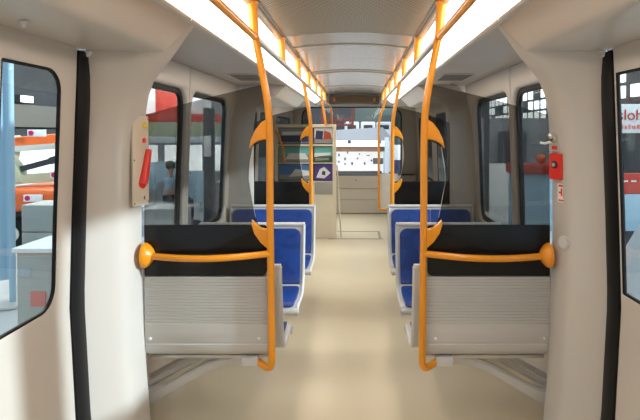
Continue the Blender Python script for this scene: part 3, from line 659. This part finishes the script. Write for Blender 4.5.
# crate outside
t = thing('equipment_crate', 'grey-white equipment crate with a pink label outside the left door window', 'crate', (-2.6, 4.2, G0))
bm = bmesh.new(); box(bm, -2.72, -2.38, 4.15, 4.6, G0+0.05, 0.70, 0.015); obj('body', bm, E['cardboard'], t)
bm = bmesh.new(); box(bm, -2.74, -2.36, 4.12, 4.64, 0.70, 0.74, 0.01); obj('lid', bm, E['whiteb'], t)
bm = bmesh.new(); box(bm, -2.60, -2.48, 4.14, 4.15, 0.26, 0.38); obj('pink_label', bm, E['pink'], t)
bm = bmesh.new(); box(bm, -2.68, -2.60, 4.14, 4.15, 0.50, 0.57); obj('grey_label', bm, E['drape'], t)
bm = bmesh.new(); box(bm, -2.70, -2.40, 4.2, 4.55, G0, G0+0.05); obj('skid', bm, M['dark'], t)
for i in range(3):
    simple('carton', ['grey carton at the bottom of the small stack behind the crate', 'grey carton in the middle of the small stack behind the crate', 'grey carton on top of the small stack behind the crate'][i], 'carton', E['cardboard'], (-4.35, -3.75, 6.7, 7.2, G0+i*0.36, G0+0.35+i*0.36), group='cartons behind the crate')

# left bay windows: red and white stand, green fascia, white tables, person
t = thing('exhibition_stand', 'white exhibition stand with red block and green fascia outside the left seat windows', 'stand', (-7, 12, G0))
bm = bmesh.new(); box(bm, -6.6, -3.8, 15.0, 15.2, G0, 4.2); obj('back_wall', bm, E['grey'], t)
bm = bmesh.new(); box(bm, -6.5, -4.2, 14.85, 15.0, 2.2, 3.4, 0.01); obj('white_board', bm, E['whiteb'], t)
bm = bmesh.new(); box(bm, -5.75, -5.15, 14.75, 14.9, 2.1, 3.1, 0.01); obj('red_block', bm, E['redp'], t)
bm = bmesh.new(); box(bm, -6.5, -3.9, 14.6, 14.9, 1.95, 2.18, 0.01); obj('red_band', bm, E['redp'], t)
bm = bmesh.new(); box(bm, -6.5, -3.9, 14.2, 14.9, 1.55, 1.95, 0.02); obj('green_fascia', bm, mat('olive_fascia', (0.30, 0.33, 0.22), 0.5), t)
bm = bmesh.new(); box(bm, -6.5, -3.9, 13.9, 14.9, 1.38, 1.55, 0.02); obj('pale_fascia', bm, E['drape'], t)
bm = bmesh.new()
for x in (-6.2, -5.55, -4.9, -4.3): box(bm, x, x+0.42, 14.9, 15.0, 0.55, 1.3, 0.01)
obj('lit_panels', bm, E['lamp'], t)
for i, (x, y, h, m) in enumerate(((-4.3, 9.9, 0.75, 'drape'), (-3.5, 8.6, 0.9, 'whiteb'), (-3.3, 12.0, 1.0, 'grey'))):
    simple('display_counter', ['grey display counter outside, left of the seated person', 'white display counter outside the second left seat window', 'dark grey counter behind the white counter outside the left windows'][i], 'counter', E[m], (x, x+0.6, y, y+0.5, G0, G0+h-0.2), (x-0.04, x+0.64, y-0.04, y+0.54, G0+h-0.2, G0+h-0.16))

# seated person outside (light blue shirt)
def skin(name, joints, edges, radii, m, parent, root=0, sub=2):
    me = bpy.data.meshes.new(name); me.from_pydata([Vector(j) for j in joints], edges, []); me.materials.append(m)
    o = bpy.data.objects.new(name, me); C.objects.link(o)
    if parent: o.parent = parent
    o.modifiers.new('skin', 'SKIN'); 
    if not me.skin_vertices: 
        bm = bmesh.new(); bm.from_mesh(me); bm.verts.layers.skin.verify(); bm.to_mesh(me); bm.free()
    for i, v in enumerate(me.skin_vertices[0].data):
        r = radii[i]; v.radius = r if isinstance(r, tuple) else (r, r); v.use_root = (i == root)
    s_ = o.modifiers.new('sub', 'SUBSURF'); s_.levels = sub; s_.render_levels = sub
    dg = bpy.context.evaluated_depsgraph_get(); m2 = bpy.data.meshes.new_from_object(o.evaluated_get(dg))
    o.modifiers.clear(); o.data = m2; m2.polygons.foreach_set('use_smooth', [True]*len(m2.polygons)); 
    if not m2.materials: m2.materials.append(m)
    return o
skinm = mat('skin', (0.62, 0.36, 0.25), 0.5); shirt = mat('light_blue_shirt', (0.42, 0.60, 0.75), 0.8); jeans = mat('dark_trousers', (0.04, 0.05, 0.08), 0.8); hair = mat('brown_hair', (0.07, 0.04, 0.025), 0.8)
P = thing('person', 'person in a light blue shirt sitting on a stool outside the left seat window', 'person', (-4.05, 11.2, G0))
# local coordinates: facing +X, floor at z=0
J = [(0, 0, .55), (0.01, 0, .75), (0.0, 0, .95), (0.0, 0, 1.06), (0.03, 0, 1.15), (0.04, 0, 1.27),
     (0.0, .17, 1.0), (0.06, .21, .76), (0.27, .12, .68), (0.0, -.17, 1.0), (0.06, -.21, .76), (0.27, -.12, .68),
     (0.03, .10, .52), (0.42, .12, .53), (0.44, .12, .10), (0.56, .12, .05), (0.03, -.10, .52), (0.42, -.12, .53), (0.44, -.12, .10), (0.56, -.12, .05)]
Ed = [(0, 1), (1, 2), (2, 3), (3, 4), (4, 5), (2, 6), (6, 7), (7, 8), (2, 9), (9, 10), (10, 11), (0, 12), (12, 13), (13, 14), (14, 15), (0, 16), (16, 17), (17, 18), (18, 19)]
R = [(.12, .15), (.11, .14), (.12, .16), .055, .06, .085, .06, .045, .033, .06, .045, .033, .09, .065, .042, .035, .09, .065, .042, .035]
skin('body', J, Ed, R, skinm, P)
def sub(idx, inflate, name, m):
    mp = {j: i for i, j in enumerate(idx)}
    skin(name, [J[j] for j in idx], [(mp[a], mp[b]) for a, b in Ed if a in mp and b in mp], [tuple(q+inflate for q in (R[j] if isinstance(R[j], tuple) else (R[j], R[j]))) for j in idx], m, P)
sub([0, 1, 2, 6, 7, 9, 10], 0.014, 'shirt', shirt); sub([0, 12, 13, 14, 16, 17, 18], 0.012, 'trousers', jeans)
bm = bmesh.new(); sphere(bm, (0.015, 0, 1.30), 0.105, (1, 0.85, 1.0)); o = obj('hair', bm, hair); o.parent = P
for sy in (-1, 1):
    bm = bmesh.new(); sphere(bm, (0.121, sy*0.032, 1.265), 0.012); o = obj('eye', bm, M['dark']); o.parent = P
    bm = bmesh.new()
    sphere(bm, (0.30, sy*0.12, 0.675), 0.035, (1.2, .9, .5))
    for f in range(4): tube(bm, [(0.32, sy*(0.10+f*0.014), 0.675), (0.365, sy*(0.10+f*0.014), 0.67), (0.385-abs(f-1.5)*0.004, sy*(0.10+f*0.014), 0.65)], 0.008, 8)
    tube(bm, [(0.29, sy*0.09, 0.675), (0.325, sy*0.075, 0.665)], 0.009, 8)
    o = obj('hand', bm, skinm); o.parent = P
    bm = bmesh.new(); sphere(bm, (0.52, sy*0.12, 0.045), 0.055, (2.2, 0.9, 0.8)); o = obj('shoe', bm, M['dark']); o.parent = P
bm = bmesh.new(); sphere(bm, (0.135, 0, 1.24), 0.014, (1.2, .8, 1.2)); o = obj('nose', bm, skinm); o.parent = P
t = thing('stool', 'dark round stool under the person in the light blue shirt', 'stool', (-4.05, 11.2, G0))
bm = bmesh.new(); disc(bm, (-4.05, 11.2, G0+0.40), (0, 0, 1), 0.18, 0.05, 24, 0.01); obj('seat', bm, M['dark'], t)
for a in range(4):
    c, q = math.cos(a*PI/2+.4), math.sin(a*PI/2+.4); bm = bmesh.new(); tube(bm, [(-4.05+c*0.10, 11.2+q*0.10, G0+0.39), (-4.05+c*0.20, 11.2+q*0.20, G0)], 0.014, 8); obj('leg', bm, M['alu'], t)

# right side: sign, red boards, drape, bright windows
t = thing('exhibition_sign', 'white sign board with red lettering outside the right door window', 'sign', (5.4, 9.0, G0))
bm = bmesh.new(); box(bm, 4.52, 7.2, 9.0, 9.06, 1.66, 2.17, 0.005); obj('board', bm, E['whiteb'], t)
for x in (4.6, 7.1):
    bm = bmesh.new(); tube(bm, [(x, 9.09, G0), (x, 9.09, 2.6)], 0.03, 10); obj('post', bm, M['alu'], t)
def text(s_, size, loc, rot, m, parent, name='lettering'):
    cu = bpy.data.curves.new('t', 'FONT'); cu.body = s_; cu.size = size; cu.extrude = 0.004
    o = bpy.data.objects.new('t', cu); C.objects.link(o); dg = bpy.context.evaluated_depsgraph_get()
    me = bpy.data.meshes.new_from_object(o.evaluated_get(dg)); bpy.data.objects.remove(o); bm = bmesh.new(); bm.from_mesh(me)
    bm.transform(Matrix.Translation(loc) @ rot.to_4x4()); return obj(name, bm, m, parent, smooth=False)
RX = Matrix.Rotation(PI/2, 3, 'X')
text('sloh', 0.27, (4.63, 8.99, 1.89), RX, E['redp'], t)
bm = bmesh.new(); x = 4.6
while x < 6.3:
    q = random.uniform(0.03, 0.07); box(bm, x, x+q, 8.985, 9.0, 1.73, random.choice([1.79, 1.81])); x += q+0.03
obj('small_print', bm, E['pink'], t, smooth=False)
t = thing('red_poster', 'red poster above white sheets outside the right door window', 'poster', (5.2, 8.4, G0))
bm = bmesh.new(); box(bm, 4.35, 5.6, 8.4, 8.45, 0.66, 1.0, 0.004); obj('red_band', bm, E['redp'], t)
bm = bmesh.new()
for i in range(4): box(bm, 4.42+i*0.14, 4.50+i*0.14, 8.385, 8.4, 0.86, 0.885)
obj('white_marks', bm, E['whiteb'], t)
bm = bmesh.new(); box(bm, 4.35, 5.6, 8.4, 8.45, 0.05, 0.655, 0.004); obj('white_sheet', bm, E['paleblue'], t)
bm = bmesh.new(); box(bm, 4.4, 5.5, 8.46, 8.5, G0, 1.0); obj('support', bm, M['dark'], t)
bm = bmesh.new(); rows = []
for z, e_ in ((G0, .26), (0.3, .22), (0.7, .16), (0.95, .10), (1.05, .03)):
    rows.append([(2.98+e_*1.6*math.cos(a*PI/16)*(1+0.04*math.sin(a*3)), 5.0+e_*1.3*math.sin(a*PI/16)*(1+0.04*math.cos(a*3)), z*0.78) for a in range(32)])
loft(bm, rows, close=True, caps=True); tag(obj('draped_cover', bm, E['drape']), 'grey cloth draped over a rounded shape outside the right door window', 'cover')
simple('crowd_barrier', 'dark hall wall cladding with bright openings outside the right windows', 'cladding', E['dark'], (8.5, 8.8, 10, 34, G0, 3.9))
bm = bmesh.new()
for i in range(26):
    y = 11+i*0.85
    for z in (2.25, 2.75, 3.25):
        if random.random() < 0.55: box(bm, 8.42, 8.5, y, y+0.45, z, z+0.38, 0.01)
tag(obj('clerestory_lights', bm, E['lamp']), 'rows of bright panes high on the hall wall outside the right windows', 'window lights')
simple('red_counter', 'red counter with pale blue panels outside the first right seat window', 'counter', E['redp'], (3.25, 4.75, 10.4, 11.0, 0.82, 1.02))
simple('pale_case', 'pale blue display case under the red counter outside the right seat window', 'case', E['paleblue'], (3.3, 4.7, 10.45, 10.95, G0, 0.815))
bm = bmesh.new(); sphere(bm, (3.86, 10.6, 1.125), 0.105); tag(obj('orange_ball', bm, E['orange']), 'round orange-red object on the red counter outside the right window', 'ball')
simple('steel_post', 'dark steel hall post outside the second right seat window', 'post', M['dark'], (3.3, 3.42, 13.0, 13.12, G0, 4.2))
simple('grey_stand_wall', 'grey stand wall outside the right seat windows', 'stand wall', E['grey'], (3.6, 7.6, 15.5, 15.7, G0, 2.1))

# behind the rear window: booth
YB = 17.0
t = thing('exhibition_booth', 'bright white exhibition booth with brown soffit behind the rear window', 'booth', (0, YB, G0))
bm = bmesh.new(); box(bm, -1.4, 1.0, YB+1.4, YB+1.5, G0, 1.1); obj('lit_back_wall', bm, E['backlit'], t)
bm = bmesh.new(); box(bm, -1.5, 1.05, YB+0.2, YB+1.5, 1.02, 1.19, 0.01); obj('soffit', bm, E['brown'], t)
bm = bmesh.new(); box(bm, -1.5, 1.05, YB+0.1, YB+0.35, 1.19, 1.39, 0.01); obj('fascia', bm, E['backlit'], t)
obj('awning', plate([(-1.5, 1.39), (1.3, 1.39), (0.95, 1.85), (-1.5, 1.70)], [], 0.1, lambda u, v, w: (u, YB+0.2+w+(v-1.39)*1.5, v), bev=0.01), E['grey'], t)
bm = bmesh.new(); box(bm, 0.98, 1.12, YB+0.0, YB+0.15, G0, 1.5, 0.01); obj('white_post', bm, E['whiteb'], t)
bm = bmesh.new(); box(bm, -1.4, 0.9, YB+0.3, YB+0.8, 0.22, 0.33, 0.01); obj('counter_top', bm, M['dark'], t)
bm = bmesh.new(); box(bm, -1.35, 0.85, YB+0.35, YB+0.75, G0, 0.22, 0.01); obj('counter', bm, E['whiteb'], t)
for i, (x, z, wd, h) in enumerate(((-0.62, .80, .05, .10), (-0.62, .58, .05, .06), (-0.4, .66, .05, .10), (-0.4, .5, .05, .06), (-0.15, .5, .06, .09), (0.05, .7, .05, .05), (0.3, .5, .06, .09), (0.12, .86, .04, .05), (0.55, .62, .05, .07), (0.4, .82, .12, .03), (-.3, .9, .04, .08))):
    bm = bmesh.new(); box(bm, x, x+wd, YB+1.37, YB+1.39, z, z+h, 0.004); obj('hung_part', bm, M['dark'] if i % 3 else E['brown'], t)
bm = bmesh.new(); box(bm, 0.62, 0.98, YB+1.0, YB+1.3, 0.55, 0.75, 0.01); obj('grey_machine', bm, E['grey'], t)
for x in (-0.25, 0.75):
    bm = bmesh.new(); box(bm, x, x+0.1, YB+0.0, YB+0.1, 1.30, 1.40, 0.01); obj('spotlight', bm, M['dark'], t)
for i, x in enumerate((-0.3, 0.14, 0.58)):
    t2 = thing('parked_van', ['white van partly hidden by the red lattice behind the rear window', 'white van in the middle of the row behind the rear window', 'white van at the right of the row behind the rear window'][i], 'van', (x*1.6, 22, G0), 'white vans behind the booth')
    xx = x*1.6
    bm = bmesh.new(); box(bm, xx, xx+0.62, 22, 23.5, G0+0.3, 2.12, 0.06, 3); obj('body', bm, E['whiteb'], t2)
    bm = bmesh.new(); box(bm, xx+0.12, xx+0.50, 21.97, 22.0, 1.80, 1.98, 0.02); obj('windscreen', bm, M['dark'], t2)
    for q in (0.08, 0.54):
        bm = bmesh.new(); disc(bm, (xx+q, 22.3, G0+0.2), (1, 0, 0), 0.2, 0.1, 16); obj('wheel', bm, M['rubber'], t2)
# lattice tower
t = thing('lattice_tower', 'dark red steel lattice structure seen through the left of the rear window', 'tower', (-0.6, 20, G0))
for x in (-1.3, -0.12):
    for y in (20.0, 20.6):
        bm = bmesh.new(); box(bm, x-0.05, x+0.05, y-0.05, y+0.05, G0, 3.6); obj('upright', bm, E['lattice'], t)
bm = bmesh.new()
for z in (1.95, 2.15, 3.1, 3.45): box(bm, -1.3, -0.12, 19.96, 20.04, z-0.04, z+0.04)
for k in range(6):
    a = -1.3+k*0.197; bar(bm, (a, 20, 1.95), (a+0.197, 20, 2.15), 0.03, 0.03); bar(bm, (a+0.197, 20, 1.95), (a, 20, 2.15), 0.03, 0.03)
obj('lattice', bm, E['lattice'], t, smooth=False)
bm = bmesh.new(); box(bm, -0.05, 2.4, 26, 26.3, G0, 4.2, 0.02); o = obj('clad_building', bm, E['teal']); tag(o, 'grey-green clad building far behind the rear window', 'building')
simple('roof_edge', 'pale roof edge strip on top of the grey-green building', 'roof edge', E['drape'], (-0.05, 2.4, 25.9, 26.35, 3.45, 3.6))
bm = bmesh.new(); sphere(bm, (1.7, 16, 1.75), 0.10); bm2 = bm
t = thing('hall_spotlight', 'round bright spotlight on a thin stand to the right of the rear window', 'spotlight', (1.63, 16, G0))
obj('lens', bm, mat('spot_lens', (1, 1, 1), 0.5, emit=6), t)
bm = bmesh.new(); tube(bm, [(1.7, 16.1, G0), (1.7, 16.1, 1.8)], 0.025, 8); obj('stand', bm, M['dark'], t)
simple('navy_panel', 'navy blue panel with white upper part right of the booth behind the rear window', 'panel', mat('navy', (0.02, 0.03, 0.08), 0.5), (1.2, 2.2, 16.9, 17.0, G0, 0.75))
simple('white_sheet_panel', 'white sheet panel above the navy panel right of the booth', 'panel', E['whiteb'], (1.2, 2.0, 16.9, 17.0, 0.755, 1.25))

# more of the hall seen through the seat windows
for i, (x, y, z, h) in enumerate(((-4.9, 12.6, 0.45, .5), (-5.7, 13.2, 0.2, .7), (-4.2, 12.9, -0.1, .8))):
    simple('pale_blue_board', ['pale blue display board high behind the seated person', 'pale blue display board at the far left behind the person', 'low pale blue display board right of the seated person'][i], 'board', E['paleblue'], (x, x+0.6, y, y+0.05, z, z+h), (x+0.27, x+0.33, y+0.05, y+0.1, G0, z+h))
simple('poster_column', 'slim dark column with a white poster outside the second left seat window', 'column', M['dark'], (-3.25, -3.05, 11.0, 11.2, G0, 2.2))
simple('white_poster', 'small white poster on the slim dark column outside the left windows', 'poster', E['whiteb'], (-3.23, -3.07, 10.97, 10.99, 1.15, 1.6))
simple('dark_cabinet', 'dark cabinet against the grey stand wall outside the right windows', 'cabinet', M['dark'], (4.3, 5.0, 14.9, 15.4, G0, 1.7))
simple('red_banner', 'narrow red banner on the grey stand wall outside the right windows', 'banner', E['redp'], (6.4, 6.7, 15.4, 15.48, 0.6, 1.8))
simple('white_case', 'white display case in front of the grey stand wall outside the right windows', 'case', E['whiteb'], (3.6, 4.2, 13.8, 14.3, G0, 0.8))
